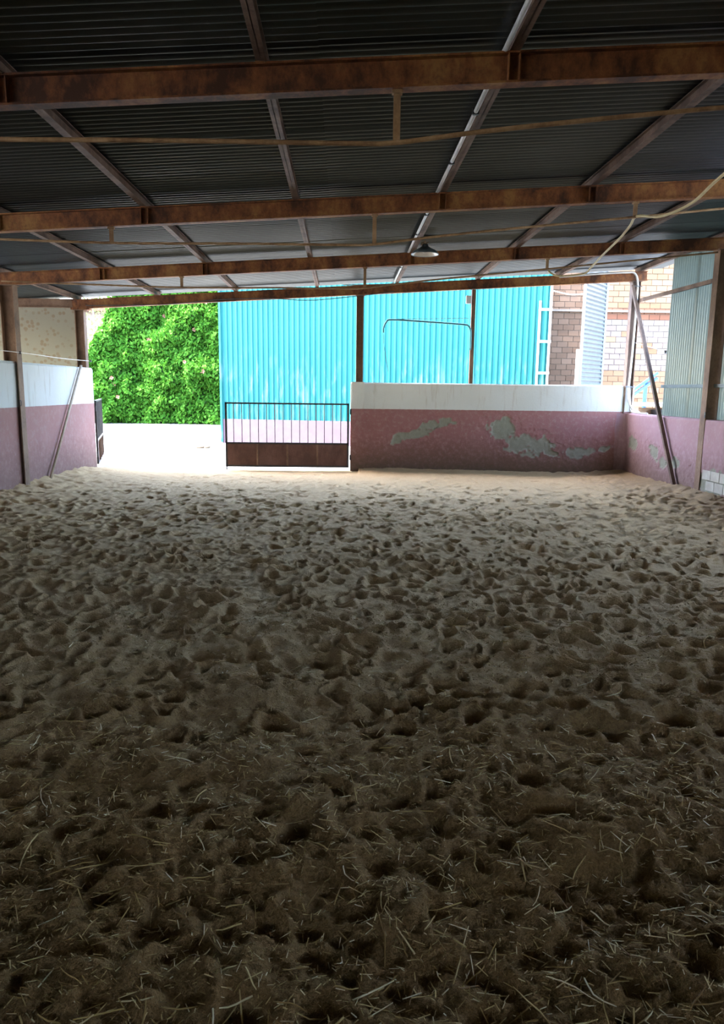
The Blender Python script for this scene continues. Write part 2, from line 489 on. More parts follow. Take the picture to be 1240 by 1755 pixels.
near = np.clip((3.6 - GY) / 1.6, 0, 1)
ns += near * (0.050 * vnoise(GX, GY, 5.5, 6) + 0.040 * vnoise(GX, GY, 13, 13) + 0.030 * vnoise(GX, GY, 26, 7) + 0.016 * vnoise(GX, GY, 48, 8))
# banks of sand against the walls, clods at the foot of the right wall
bank = 0.10 * np.exp(-np.clip(GX - XL, 0, 9) / 0.35) + 0.09 * np.exp(-np.clip(XR - GX, 0, 9) / 0.4)
rgt = np.exp(-((GX - 4.6) / 0.7) ** 2) * (GY > 6)
ns += rgt * (0.05 * np.abs(vnoise(GX, GY, 6, 9)) + 0.05 * vnoise(GX, GY, 11, 10))
lft = np.exp(-((GX + 4.4) / 0.4) ** 2)
ns += lft * 0.06 * vnoise(GX, GY, 8, 12)
bank += 0.05 * np.exp(-np.clip(YF - GY, 0, 9) / 0.25) * (GX > 0.3)
drop = -0.05 * np.clip((GX - 1.5) / 3, 0, 1) * np.clip((GY - 10) / 3, 0, 1)
Hs = Hs + ns + bank + drop
door = np.clip((GY - 12.6) / 1.0, 0, 1) * (GX < 0.3)
Hs = Hs * (1 - 0.85 * door) - 0.012 * door
edge = np.clip((GY - 13.55) / 0.4, 0, 1)
Hs = Hs * (1 - edge) - 0.05 * edge
nx, ny = len(gx), len(gy)
co = np.stack([GX, GY, Hs], -1).reshape(-1, 3).astype(np.float32)
ii = np.arange(nx - 1)[None, :] + np.arange(ny - 1)[:, None] * nx
quads = np.stack([ii, ii + 1, ii + 1 + nx, ii + nx], -1).reshape(-1, 4).astype(np.int32)
def np_mesh(name, co, quads, mat, smooth=True):
    me = bpy.data.meshes.new(name)
    me.vertices.add(len(co)); me.vertices.foreach_set('co', np.ascontiguousarray(co, dtype=np.float32).ravel())
    k = quads.shape[1]
    me.loops.add(quads.size); me.loops.foreach_set('vertex_index', np.ascontiguousarray(quads, dtype=np.int32).ravel())
    me.polygons.add(len(quads)); me.polygons.foreach_set('loop_start', np.arange(0, quads.size, k, dtype=np.int32))
    me.update(calc_edges=True)
    me.polygons.foreach_set('use_smooth', np.full(len(quads), smooth))
    me.materials.append(mat)
    o = bpy.data.objects.new(name, me); C.objects.link(o)
    return o
floor = tag(np_mesh('floor', co, quads, M['sand']), 'trampled sand floor full of hoof prints', kind='structure')
def ground(x, y):
    i = min(max(int(np.searchsorted(gx, x)), 0), nx - 1); j = min(max(int(np.searchsorted(gy, y)), 0), ny - 1)
    return float(Hs[j, i])

yv = [(x, y, -0.03) for y in (-60, -9.0, 13.6, 90) for x in (-60, -4.7, 5.4, 60)]
yard = MB().add(yv, [(j * 4 + i, j * 4 + i + 1, j * 4 + i + 5, j * 4 + i + 4) for j in range(3) for i in range(3) if not (i == 1 and j == 1)]).build('yard_ground', M['concrete_yard'])
tag(yard, 'pale concrete yard outside the open gateway', kind='structure')

# ------------------------------------------------------------------ walls
def plaster_wall(name, mat, origin, u, n, length, height, thick, peel_fn, corner_round=0.0, step=0.016, label=None):
    """front face is a grid set back where plaster is gone; u along, n out of the wall towards the arena"""
    u = np.array(u, float); n = np.array(n, float); o = np.array(origin, float)
    nu = max(2, int(length / step)); nv = max(2, int(height / step))
    U, V = np.meshgrid(np.linspace(0, length, nu), np.linspace(-0.15, height, nv))
    m = peel_fn(U, V)
    wob = 0.012 * vnoise(U, V, 1.3, 21) + 0.005 * vnoise(U, V, 6, 22)
    lip = np.exp(-((m - 0.42) / 0.16) ** 2) * 0.012
    d = wob - 0.020 * np.clip(m * 1.6, 0, 1) + lip * (vnoise(U, V, 5, 23) + 0.5)
    topr = np.clip((V - (height - 0.03)) / 0.03, 0, 1) ** 2 * 0.02
    d = d - topr
    P = o + U[..., None] * u + V[..., None] * np.array([0, 0, 1.0]) + d[..., None] * n
    idx = np.arange(nu - 1)[None, :] + np.arange(nv - 1)[:, None] * nu
    q = np.stack([idx, idx + 1, idx + 1 + nu, idx + nu], -1).reshape(-1, 4)
    co = P.reshape(-1, 3)
    # back, top and ends
    k = len(co)
    A = o + np.array([0, 0, -0.15]) - n * thick; B = A + u * length
    At = o + np.array([0, 0, height]) - n * thick; Bt = At + u * length
    co = np.concatenate([co, [A, B, Bt, At]])
    tl = (nv - 1) * nu
    extra = [[k + 1, k, k + 3, k + 2], [tl, tl + nu - 1, k + 2, k + 3], [0, tl, k + 3, k], [nu - 1, k + 1, k + 2, tl + nu - 1]]
    q = np.concatenate([q, extra])
    ob = np_mesh(name, co, q, mat, smooth=False)
    at = ob.data.attributes.new('peel', 'FLOAT', 'POINT')
    at.data.foreach_set('value', np.concatenate([np.clip((m.ravel() - 0.42) / 0.06, 0, 1), [0, 0, 0, 0]]).astype(np.float32))
    tag(ob, label, kind='structure')
    return ob

def blobs(U, V, lst, seed):
    m = np.zeros_like(U)
    for cu, cv, ru, rv, ang in lst:
        c, s_ = math.cos(ang), math.sin(ang)
        a = (U - cu) * c + (V - cv) * s_; b = -(U - cu) * s_ + (V - cv) * c
        m = np.maximum(m, 1.0 - 0.58 * np.sqrt((a / ru) ** 2 + (b / rv) ** 2))
    m = m + (m > 0) * (0.42 * vnoise(U, V, 4, seed) + 0.46 * vnoise(U, V, 10, seed + 1) + 0.28 * vnoise(U, V, 24, seed + 2))
    return np.clip(m, 0, 1)
X0 = 0.15
def peel_far(U, V):
    X = U + X0
    return blobs(X, V, [(1.75, 0.86, 0.30, 0.10, 0.25), (1.25, 0.66, 0.36, 0.09, 0.25), (3.0, 0.80, 0.30, 0.20, -0.35), (3.45, 0.55, 0.42, 0.20, -0.15),
                        (4.45, 0.40, 0.28, 0.16, 0.1), (4.95, 0.45, 0.10, 0.05, 0.3), (3.95, 0.36, 0.14, 0.05, 0)], 31)
plaster_wall('wall_far', M['paint_far'], (X0, YF, 0), (1, 0, 0), (0, -1, 0), 5.25 - X0 + 0.2, 1.64, 0.2, peel_far, label='far low wall painted white above a peeling dusky pink band')
def peel_left(U, V): return blobs(U, V, [(1.0, 0.0, 0.5, 0.05, 0)], 41) * 0.85
plaster_wall('wall_left', M['paint_left'], (XL, -9.0, 0), (0, 1, 0), (1, 0, 0), 22.52, 1.84, 0.2, peel_left, step=0.03, label='left side wall painted white above pink')
def peel_right(U, V):
    Y = 13.5 - U
    return blobs(Y, V, [(12.95, 0.62, 0.20, 0.11, 0), (12.0, 0.54, 0.22, 0.09, 0.3), (11.65, 0.38, 0.2, 0.10, 0), (11.2, 0.40, 0.16, 0.08, 0), (9.95, 0.24, 0.55, 0.17, 0.0)], 51)
wr = plaster_wall('wall_right', M['paint_right'], (XR, 13.5, 0), (0, -1, 0), (-1, 0, 0), 22.5, 1.13, 0.2, peel_right, step=0.02, label='right side low wall painted faded pink')
# bare cement blocks laid open where the render fell off
blk = 0
bm_me = None
for r_, z0 in enumerate((0.12, 0.27)):
    for k in range(4):
        y0 = 9.45 + 0.245 * k + (0.12 if r_ else 0)
        if y0 > 10.15: continue
        mb = MB().box((XR - 0.003, y0, z0), (XR + 0.05, y0 + 0.23, z0 + 0.135))
        o = mb.build('brick', M['cement_block'], wr)
# rounded plaster fillet in the far right corner
fil = MB()
n = 7; r = 0.22
vs_ = []
for z in (-0.1, 1.13):
    for k in range(n):
        a = k / (n - 1) * math.pi / 2
        vs_.append((XR + 0.01 - r + r * math.sin(a), YF + 0.01 - r + r * math.cos(a), z))
    vs_.append((XR + 0.03, YF + 0.03, z))
fs_ = [(k, k + 1, n + 2 + k, n + 1 + k) for k in range(n - 1)] + [tuple(range(n + 1)), tuple(range(n + 1, 2 * n + 2))[::-1]]
fil.add(vs_, fs_).build('corner_fillet', M['paint_right'], wr)

wg = MB().box((-10.0, 13.62, -0.1), (-4.86, 13.8, 2.98)).build('wall_gable', M['cream_render'])
tag(wg, 'speckled cream gable wall behind the left side wall', kind='structure')
tag(MB().box((-10.2, -9.2, -0.1), (-10.0, 13.8, 1.0)).build('wall_stalls', M['block_wall']), 'outer block wall of the stalls', kind='structure')
tag(MB().box((-10.2, -9.2, -0.1), (5.6, -9.0, 2.95)).build('wall_rear', M['block_wall']), 'rear block wall', kind='structure')  # out of view, height set to cut fill light from behind

# wall pier carrying the gate
pier = MB().box((0.17, YF - 0.045, -0.1), (0.40, YF + 0.22, 1.645)).build('wall_pier', M['paint_far'])
tag(pier, 'painted pier ending the far wall beside the closed gate leaf', kind='structure')

# ------------------------------------------------------------------ roof sheets
roof = empty('ceiling', (0, 0, 3.4), 'corrugated metal roof on purlins', kind='structure')
PITCH_C = 1.0 / 13
def roof_sheet_mesh(x0, x1, lift):
    vs_ = []; fs_ = []
    n = 13 * 8 + 5
    xs = [x0, (x0 + x1) / 2, x1]
    for k in range(n):
        y = k * PITCH_C / 8
        z = 0.013 * math.cos(2 * math.pi * y / PITCH_C)
        for x in xs: vs_.append((x, y, zt(x) + 0.082 + 0.012 + z + lift - 3.4))
    for k in range(n - 1):
        for c in range(2):
            a = k * 3 + c
            fs_.append((a, a + 1, a + 4, a + 3))
    me = bpy.data.meshes.new('roof_sheet'); me.from_pydata(vs_, [], fs_); me.update()
    me.polygons.foreach_set('use_smooth', [True] * len(me.polygons)); me.materials.append(M['roof_metal'])
    return me
sheet_me = [roof_sheet_mesh(-10.3, -6.35, 0.0), roof_sheet_mesh(-6.5, -0.15, 0.003), roof_sheet_mesh(-0.28, 5.95, 0.006)]
for row in range(23):
    for me in sheet_me:
        o = bpy.data.objects.new('roof_sheet', me); C.objects.link(o); o.parent = roof
        o.location = (0, -9.3 + row * 1.0, 0.0015 * (row % 2))

# ------------------------------------------------------------------ purlins
PX = [(-6.2, None), (-4.78, None), (-3.35, None), (-1.93, None), (-0.47, None), (0.96, None), (2.43, None), (3.92, None), (5.40, None)]
plab = {-6.2: 'rusty purlin running back over the stalls, outside the left wall', -4.78: 'rusty purlin directly above the left wall', -3.35: 'first rusty purlin inside the left wall',
        -1.93: 'second rusty purlin from the left wall, crossing the roof at upper left', -0.47: 'rusty purlin just left of centre, beside the sheet overlap',
        0.96: 'rusty purlin carrying the white conduit and the lamp', 2.43: 'rusty purlin running to the top of the thin far post',
        3.92: 'second rusty purlin from the right edge of the roof', 5.40: 'rusty edge purlin along the top of the right side'}
for x, _ in PX:
    e = empty('purlin', (x, 5.2, zt(x)), plab[x], 'purlin', 'roof purlins')
    z = zt(x)
    sx = -1 if x < 0.5 else 1
    b = MB()
    b.box((x - 0.003, -9.1, z), (x + 0.003, 13.62, z + 0.08))
    b.box((x - 0.03, -9.1, z), (x + 0.03, 13.62, z + 0.006))
    b.box((x - 0.03, -9.1, z + 0.074), (x + 0.03, 13.62, z + 0.08))
    b.build('steel_section', M['rust_purlin'], e)
    for yb in YB[1:]:
        MB().box((x + 0.03 * sx - 0.004, yb - 0.05, z - 0.006), (x + 0.03 * sx + 0.05, yb + 0.05, z + 0.0)).build('cleat', M['rust_beam'], e)

# ------------------------------------------------------------------ roof beams with tie rods
BH, BW = 0.165, 0.085
blabel = {4.42: 'rusty steel roof beam nearest overhead, with its hanging tie rod', 7.35: 'second rusty roof beam back, spanning above the middle of the arena',
          10.42: 'third rusty roof beam, resting on the side columns', 13.36: 'rusty roof beam over the far wall and gateway', 1.5: 'rusty roof beam overhead, nearer than the one crossing the top of the picture'}
for yb in YB:
    xa, xb = (-4.86, 5.52)
    e = empty('roof_beam', (0, yb, zt(0)), blabel[yb], 'beam', 'roof beams')
    p0 = (xa, yb, zt(xa) - BH / 2); p1 = (xb, yb, zt(xb) - BH / 2)
    MB().ibeam(p0, p1, BH, BW, 0.011, 0.008).build('steel_section', M['rust_beam'], e)
    for x in (-3.35, -1.93, 0.96, 2.43, 3.92):
        if yb == 13.36: continue
        zc = zt(x)
        MB().box((x - 0.035, yb - BW / 2 + 0.002, zc - BH + 0.012), (x - 0.028, yb - 0.004, zc - 0.012)).build('stiffener', M['rust_beam'], e)
        MB().box((x + 0.028, yb - BW / 2 + 0.002, zc - BH + 0.012), (x + 0.035, yb - 0.004, zc - 0.012)).build('stiffener', M['rust_beam'], e)
    if yb in (4.42, 7.35, 10.42):
        hz = {-2.26: 2.89, 0.30: 2.925, 2.87: 3.22}
        for x, zl in hz.items():
            hg = MB().box((x - 0.02, yb - 0.006, zl - 0.01), (x + 0.02, yb + 0.006, zt(x) - BH)).build('hanger', M['rust_rod'], e)
            MB().box((x - 0.03, yb - 0.02, zt(x) - BH - 0.02), (x + 0.03, yb + 0.02, zt(x) - BH)).build('hanger_plate', M['rust_rod'], hg)
        pts = [(-4.75, yb, 2.93), (-3.5, yb, 2.905), (-2.26, yb, 2.885), (-1.0, yb, 2.90), (0.0, yb, 2.905), (0.30, yb, 2.915), (0.8, yb, 2.985), (1.6, yb, 3.08), (2.87, yb, 3.215), (4.0, yb, 3.34), (5.38, yb, 3.49)]
        MB().tube(arc(pts, 5), 0.012 if yb > 5 else 0.014, 8).build('tie_rod', M['rust_rod'], e, True)
e = empty('lintel_beam', (-7.4, YF + 0.05, 2.9), 'dark level steel beam above the cream gable wall at far left', 'beam')
MB().ibeam((-10.0, YF + 0.06, 2.975), (-4.6, YF + 0.06, 2.975), 0.15, 0.085, 0.01, 0.008).build('steel_section', M['rust_column'], e)
MB().box((-4.88, YF - 0.05, 2.86), (-4.55, YF + 0.1, 2.895)).build('bearing_plate', M['rust_beam'], e)

# ------------------------------------------------------------------ columns
def column(name, x, y, z0, z1, h, w, label, mat='rust_column', web_x=True, group='steel columns'):
    e = empty(name, (x, y, z0), label, 'column', group)
    b = MB()
    if web_x: b.ibeam((x, y, z0), (x, y, z1), h, w, 0.012, 0.009, (1, 0, 0))
    else: b.ibeam((x, y, z0), (x, y, z1), h, w, 0.012, 0.009, (0, 1, 0))
    b.build('steel_section', M[mat], e)
    MB().box((x - h / 2 - 0.02, y - w / 2 - 0.02, z1 - 0.012), (x + h / 2 + 0.02, y + w / 2 + 0.02, z1)).build('cap_plate', M[mat], e)
    return e
cl = column('steel_column', -4.665, YB[3], -0.1, zt(-4.665) - BH, 0.19, 0.15, 'brown steel column half sunk into the left wall')
MB().tube([(-4.555 + 0.012 * math.sin(a), YB[3] - 0.10, 1.26 + 0.04 * math.cos(a)) for a in [k * math.pi / 6 for k in range(13)]], 0.004, 6).build('tie_ring', M['black_iron'], cl)
cr = column('steel_column', 5.40, YB[3], -0.1, zt(5.40) - BH, 0.22, 0.15, 'brown steel column half sunk into the right wall')
MB().tube([(5.27, YB[3] - 0.10 + 0.012 * math.sin(a), 1.20 + 0.04 * math.cos(a)) for a in [k * math.pi / 6 for k in range(13)]], 0.005, 6).build('tie_ring', M['galvanised'], cr)
column('steel_column', -4.665, YB[2], -0.1, zt(-4.665) - BH, 0.19, 0.15, 'brown left wall column nearer the viewer, past the left picture edge')
column('steel_column', 5.40, YB[2], -0.1, zt(5.40) - BH, 0.22, 0.15, 'brown right wall column nearer the viewer, past the right picture edge')
column('steel_column', -4.735, YF + 0.02, 1.6, 2.86, 0.16, 0.14, 'short brown steel column on the end of the left wall by the gateway')
column('steel_column', 0.305, YF + 0.06, 1.60, zt(0.3) - BH, 0.13, 0.12, 'brown steel column on the pier beside the closed gate leaf')
column('steel_column', 5.33, YF + 0.02, 1.05, zt(5.33) - BH, 0.15, 0.13, 'grey-brown steel corner column between the far wall and the right wall', 'rust_purlin')
e = empty('thin_post', (2.38, YF + 0.08, 1.6), 'thin brown steel post on the middle of the far wall', 'post')
MB().bar((2.38, YF + 0.08, 1.63), (2.38, YF + 0.08, zt(2.38) - BH), 0.07, 0.07, (0, 1, 0)).build('tube', M['rust_column'], e)
MB().box((2.24, YF + 0.03, 3.08), (2.33, YF + 0.09, 3.22)).build('junction_box', M['conduit_white'], e)

# diagonal brace and rails on the right side
e = empty('diagonal_brace', (5.24, 10.95, 0.0), 'pale brown diagonal brace leaning from the corner column down to the sand', 'brace')
MB().bar((5.235, 13.28, 3.42), (5.235, 10.93, -0.06), 0.05, 0.055, (1, 0, 0)).build('steel_angle', M['rust_purlin'], e)
e = empty('side_rail', (5.42, 11.8, 3.15), 'upper steel rail between the corner column and the right column', 'rail', 'rails on the right side')
MB().bar((5.40, 13.33, 3.17), (5.40, 10.46, 3.13), 0.04, 0.06).build('steel_angle', M['rust_purlin'], e)
e = empty('side_rail', (5.42, 11.3, 1.62), 'lower steel rail across the foot of the corrugated side panel', 'rail', 'rails on the right side')
MB().bar((5.41, 12.14, 1.62), (5.41, 10.46, 1.62), 0.03, 0.05).build('steel_angle', M['galvanised'], e)
e = empty('side_rail', (5.42, 8.8, 1.62), 'lower steel rail beyond the right column at the picture edge', 'rail', 'rails on the right side')
MB().bar((5.41, 10.38, 1.62), (5.41, 7.42, 1.62), 0.03, 0.05).build('steel_angle', M['galvanised'], e)

# corrugated fibreglass side sheets
def side_sheet(y0, y1, label, lift=0.0):
    vs_ = []; fs_ = []
    n = int((y1 - y0) / 0.0762 * 8) + 1
    for k in range(n):
        y = y0 + k * 0.0762 / 8
        x = 5.475 + lift + 0.021 * math.cos(2 * math.pi * (y - y0) / 0.0762)
        vs_ += [(x, y, 1.05), (x, y, zt(5.4) + 0.07)]
    for k in range(n - 1): fs_.append((2 * k, 2 * k + 2, 2 * k + 3, 2 * k + 1))
    o = MB().add(vs_, fs_).build('side_sheet', M['fibreglass'], None, True)
    return tag(o, label, 'wall sheet', 'corrugated side sheets')
side_sheet(11.28, 12.16, 'corrugated side sheet next to the gap by the corner column', 0.004)
side_sheet(10.48, 11.33, 'corrugated side sheet against the right column, behind the brace foot')
side_sheet(9.45, 10.36, 'corrugated side sheet at the right picture edge, past the column')
side_sheet(8.5, 9.5, 'corrugated side sheet second past the right column towards the viewer', 0.004)
side_sheet(7.5, 8.55, 'corrugated side sheet third past the right column towards the viewer')

tag(MB().box((5.45, -9.2, 1.0), (5.50, 5.6, 3.68)).build('wall_right_upper', M['block_wall']), 'upper part of the right wall beside the viewer', kind='structure')  # unseen screen, added to lessen side light on the foreground

# ------------------------------------------------------------------ gates
def gate(root, p0, p1, nbars, hinge_at_p1):
    p0 = Vector(p0); p1 = Vector(p1); d = (p1 - p0).normalized(); L = (p1 - p0).length
    def P(t_, z): v = p0 + d * t_; return (v.x, v.y, z)
    fr = MB()
    fr.bar(P(0, 1.235), P(L, 1.235), 0.035, 0.03)
    fr.bar(P(0, 0.50), P(L, 0.50), 0.035, 0.035)
    fr.bar(P(0, 0.075), P(L, 0.075), 0.035, 0.035)
    for t_ in (0.016, L - 0.016): fr.bar(P(t_, 0.06), P(t_, 1.25), 0.035, 0.035, (d.x, d.y, 0))
    fr.build('gate_frame', M['black_iron'], root)
    for k in range(nbars):
        t_ = L * (k + 1) / (nbars + 1)
        MB().tube([P(t_, 0.51), P(t_, 1.225)], 0.008, 8).build('bar', M['black_iron'], root)
    for k in range(4):
        a = 0.03 + (L - 0.06) * k / 4; b = 0.03 + (L - 0.06) * (k + 1) / 4
        MB().bar(P(a + 0.003, 0.285), P(b - 0.003, 0.285), 0.006, 0.40).build('panel', M['gate_paint'], root)
    for k in (1, 2, 3):
        t_ = 0.03 + (L - 0.06) * k / 4
        MB().bar(P(t_, 0.09), P(t_, 0.485), 0.06, 0.035, (d.x, d.y, 0)).build('stile', M['rust_column'], root)
    th = L + 0.03 if hinge_at_p1 else -0.03
    for z in (0.25, 1.1):
        MB().tube([P(th, z - 0.05), P(th, z + 0.05)], 0.016, 8).build('hinge', M['black_iron'], root)
    tf = 0.016 if hinge_at_p1 else L - 0.016
    MB().tube([P(tf, 0.0), P(tf, 0.3)], 0.009, 8).build('drop_bolt', M['black_iron'], root)
g = empty('gate_leaf', (-1.0, YF - 0.02, 0), 'closed metal gate leaf with black bars over a brown sheet panel', 'gate', 'gate leaves')
gate(g, (-2.17, YF - 0.02, 0), (0.12, YF - 0.02, 0), 14, True)
g = empty('gate_leaf', (-4.9, 14.5, 0), 'open gate leaf seen edge-on at the end of the left wall', 'gate', 'gate leaves')
gate(g, (-4.62, YF + 0.22, 0), (-5.22, 15.72, 0), 14, False)

# ------------------------------------------------------------------ small things on the walls
o = tag(MB().tube([(XL + 0.035, 12.86, 1.86), (XL + 0.06, 11.15, 0.02)], 0.022, 8).build('wooden_pole', M['dusty_pole'], None, True), 'dusty pole leaning on the left wall', 'pole')
e = empty('fence_wire', (XL, 11.0, 1.95), 'thin electric fence wire with black insulators above the left wall', 'wire')
MB().tube(arc([(XL + 0.05, 6.5, 1.97), (XL + 0.05, YB[3], 1.965), (XL + 0.04, 12.0, 1.95), (XL + 0.03, YF - 0.05, 1.96)], 6), 0.004, 6).build('strand', M['wire_steel'], e)
for y in (YB[3] + 0.02, YF - 0.05): MB().lathe((XL + 0.05, y, 1.945), [(0.0, 0), (0.022, 0.0), (0.013, 0.018), (0.022, 0.036), (0.0, 0.036)], 10).build('insulator', M['black_rubber'], e)
e = empty('fence_wire', (5.45, 12.6, 2.2), 'short fence wire with a black insulator across the gap at the right corner', 'wire')
MB().tube([(5.36, YF - 0.05, 2.42), (5.46, 12.2, 2.20)], 0.005, 6).build('strand', M['wire_steel'], e)
MB().lathe((5.46, 12.2, 2.17), [(0.0, 0), (0.03, 0.0), (0.018, 0.025), (0.03, 0.05), (0.0, 0.05)], 10).build('insulator', M['black_rubber'], e)

# swing arm of bent pipe fixed to the thin post
e = empty('swing_arm', (2.36, YF + 0.02, 2.3), 'dark bent pipe arm reaching left from the thin post, with hanging cord', 'pipe arm')
ya = YF + 0.02
apipe = MB().tube(arc([(0.74, ya, 2.54), (0.74, ya, 2.62), (0.79, ya, 2.73), (0.90, ya, 2.77), (1.57, ya, 2.74), (2.18, ya, 2.705), (2.29, ya, 2.68), (2.335, ya, 2.60), (2.34, ya, 2.5), (2.34, ya, 2.25)], 5), 0.017, 8).build('pipe', M['pipe_teal'], e, True)
MB().tube(arc([(0.74, ya, 2.54), (0.76, ya, 2.25), (0.84, ya, 1.83)], 5), 0.005, 6).build('cord', M['black_rubber'], e)
MB().tube([(0.90, ya, 2.78), (2.34, ya, 2.82)], 0.004, 6).build('stay_wire', M['wire_steel'], e)
MB().tube([(1.57 + 0.035 * math.cos(k * math.pi / 6), ya, 2.715 + 0.035 * math.sin(k * math.pi / 6)) for k in range(13)], 0.004, 6).build('ring', M['wire_steel'], apipe)

# white conduit along the purlin, lamp
xq = 0.96 - 0.055
cnd = empty('electric_conduit', (xq, 8, zt(xq)), 'white conduit pipe running along the lamp purlin', 'conduit')
cpipe = MB().tube([(xq, 0.5, zt(xq) + 0.01), (xq, 13.25, zt(xq) + 0.01)] , 0.016, 8).build('pipe', M['conduit_white'], cnd, True)
MB().tube(arc([(xq, 13.25, zt(xq) + 0.01), (xq - 0.08, 13.32, zt(xq) - 0.01), (0.5, 13.33, zt(0.5) + 0.0), (0.0, 13.33, zt(0) + 0.02)], 4), 0.010, 8).build('bend', M['conduit_white'], cnd, True)
for y in (5.3, 6.4, 8.2, 9.2, 11.6): MB().bar((xq, y - 0.012, zt(xq) + 0.012), (xq, y + 0.012, zt(xq) + 0.012), 0.045, 0.045).build('clip', M['black_rubber'], cpipe)
lp = empty('pendant_lamp', (1.08, 9.9, 3.3), 'dark bell-shaped pendant lamp hanging under the conduit purlin', 'lamp')
shd = MB().lathe((1.08, 9.9, 3.29), [(0.175, 0.0), (0.18, 0.008), (0.15, 0.045), (0.09, 0.075), (0.045, 0.10), (0.04, 0.125), (0.0, 0.125)], 28).build('shade', M['lamp_enamel'], lp, True)
MB().lathe((1.08, 9.9, 3.288), [(0.178, 0.0), (0.172, 0.004), (0.14, 0.03), (0.085, 0.06), (0.0, 0.075)], 28).build('reflector', M['lamp_inner'], shd, True)
MB().lathe((1.08, 9.9, 3.285), [(0.186, 0.006), (0.182, 0.0), (0.174, 0.002), (0.174, 0.008)], 28).build('rim', M['galvanised'], shd, True)
MB().lathe((1.08, 9.9, 3.30), [(0.0, 0.0), (0.03, 0.01), (0.035, 0.04), (0.02, 0.06)], 14).build('bulb', M['white_metal'], lp, True)
MB().tube([(1.08, 9.9, 3.41), (1.06, 9.9, zt(1.06) + 0.02)], 0.012, 8).build('stem', M['rust_rod'], lp)
for k in range(3):
    a = k * 2.1 + 0.4
    MB().tube(arc([(1.08, 9.9, 3.42), (1.08 + 0.05 * math.cos(a), 9.9 + 0.05 * math.sin(a), 3.45), (1.03, 9.9, zt(1.0))], 4), 0.005, 6).build('wiring', M['rust_rod'], lp)

# white pipe on the corner column
e = empty('water_pipe', (5.25, YF - 0.05, 1.1), 'white pipe bending down the corner column at the right', 'pipe')
yp = YF - 0.06
MB().tube(arc([(3.9, yp, zt(3.9) - 0.03), (4.6, yp, zt(4.6) - 0.01), (5.1, yp, zt(5.1) - 0.01), (5.26, yp, zt(5.26) - 0.03), (5.33, yp, 3.5), (5.34, yp, 3.2), (5.33, yp, 2.2), (5.31, yp, 1.5), (5.36, yp - 0.05, 1.25), (5.44, yp - 0.25, 1.15)], 6), 0.02, 8).build('pipe', M['conduit_white'], e, True)
MB().tube(arc([(5.33, yp, 1.55), (5.35, yp - 0.03, 1.3), (5.36, yp - 0.1, 1.16), (5.40, yp - 0.7, 1.145)], 5), 0.014, 8).build('branch', M['conduit_white'], e, True)
for z in (3.42, 1.62): MB().tube([(5.23, yp - 0.03, z), (5.41, yp - 0.03, z - 0.01)], 0.008, 6).build('strap', M['galvanised'], e)

# yellow hose slung over the hangers
hp = [(3.10, 4.9, 3.42), (3.09, 6.1, 3.27), (3.08, 6.6, 3.17), (2.98, 7.0, 3.145), (2.885, 7.33, 3.22), (3.0, 7.8, 3.23), (3.08, 8.3, 3.2), (3.22, 9.2, 3.19), (3.35, 10.0, 3.17), (3.33, 10.22, 3.13), (3.02, 10.36, 3.115), (2.88, 10.40, 3.19)]
tag(MB().tube(arc(hp, 6), 0.013, 8).build('garden_hose', M['hose_yellow'], None, True), 'pale yellow hose slung between the roof beam hangers', 'hose')
# black cable below the far beam
yc = YF - 0.07
cb = [(-4.6, yc, 2.93), (-3.2, yc, 2.97), (-2.2, yc, 3.07), (-1.3, yc, 3.10), (-0.6, yc, 3.08), (0.2, yc, 3.16), (0.9, yc, 3.25)]
tag(MB().tube(arc(cb, 8), 0.007, 6).build('black_cable', M['black_rubber'], None, True), 'thin black cable sagging under the beam over the gateway', 'cable')

# ------------------------------------------------------------------ teal shed
A = Vector((-3.40, 20.45, 0)); B = Vector((5.25, 18.45, 0))
shed = empty('metal_shed', (0.9, 19.4, 0), 'teal ribbed metal shed standing across the yard', 'shed')
d = (B - A).normalized(); nrm = Vector((d.y, -d.x, 0))
if nrm.y > 0: nrm = -nrm
Ls = (B - A).length
SH = 4.75
rib = 0.148
per = 7
npan = int(math.ceil(Ls / (rib * per)))
prof = [(0, 0), (0.022, 0.028), (0.048, 0.028), (0.070, 0)]
for k in range(npan):
    a0 = k * rib * per; a1 = min(Ls, a0 + rib * per)
    pts = []
    q = a0
    while q < a1 - 1e-4:
        for t_, h_ in prof:
            if q + t_ <= a1 + 1e-6: pts.append((q + t_, h_))
        q += rib
    pts.append((a1, 0.0))
    vs_ = []; fs_ = []
    for t_, h_ in pts:
        w = A + d * t_ + nrm * (h_ + 0.02)
        vs_ += [(w.x, w.y, 0.62), (w.x, w.y, SH)]
    for j in range(len(pts) - 1): fs_.append((2 * j, 2 * j + 2, 2 * j + 3, 2 * j + 1))
    wsh = MB().add(vs_, fs_).build('wall_sheet', M['teal_sheet'], shed)
    for zz in (1.25, 2.55, 3.9):
        mb = MB()
        for j in range(0, per, 2):
            t_ = a0 + j * rib + 0.11
            if t_ < a1:
                w = A + d * t_ + nrm * 0.028
                mb.bar(w, w + nrm * 0.012, 0.03, 0.03)
        mb.build('screws', M['galvanised'], wsh)['kind'] = 'stuff'
pl = MB(); pl.bar(A + Vector((0, 0, 0.29)), B + Vector((0, 0, 0.29)), 0.10, 0.72); pl.build('plinth', M['shed_plinth'], shed)
dep = -nrm * 1.55
core = MB()
cA, cB = A - nrm * 0.06, B - nrm * 0.06
vs_ = [cA, cB, cB + dep, cA + dep]
core.add([(v.x, v.y, -0.05) for v in vs_] + [(v.x, v.y, SH) for v in vs_], [(0, 1, 5, 4), (1, 2, 6, 5), (2, 3, 7, 6), (3, 0, 4, 7), (4, 5, 6, 7)])
core.build('body', M['teal_sheet'], shed)
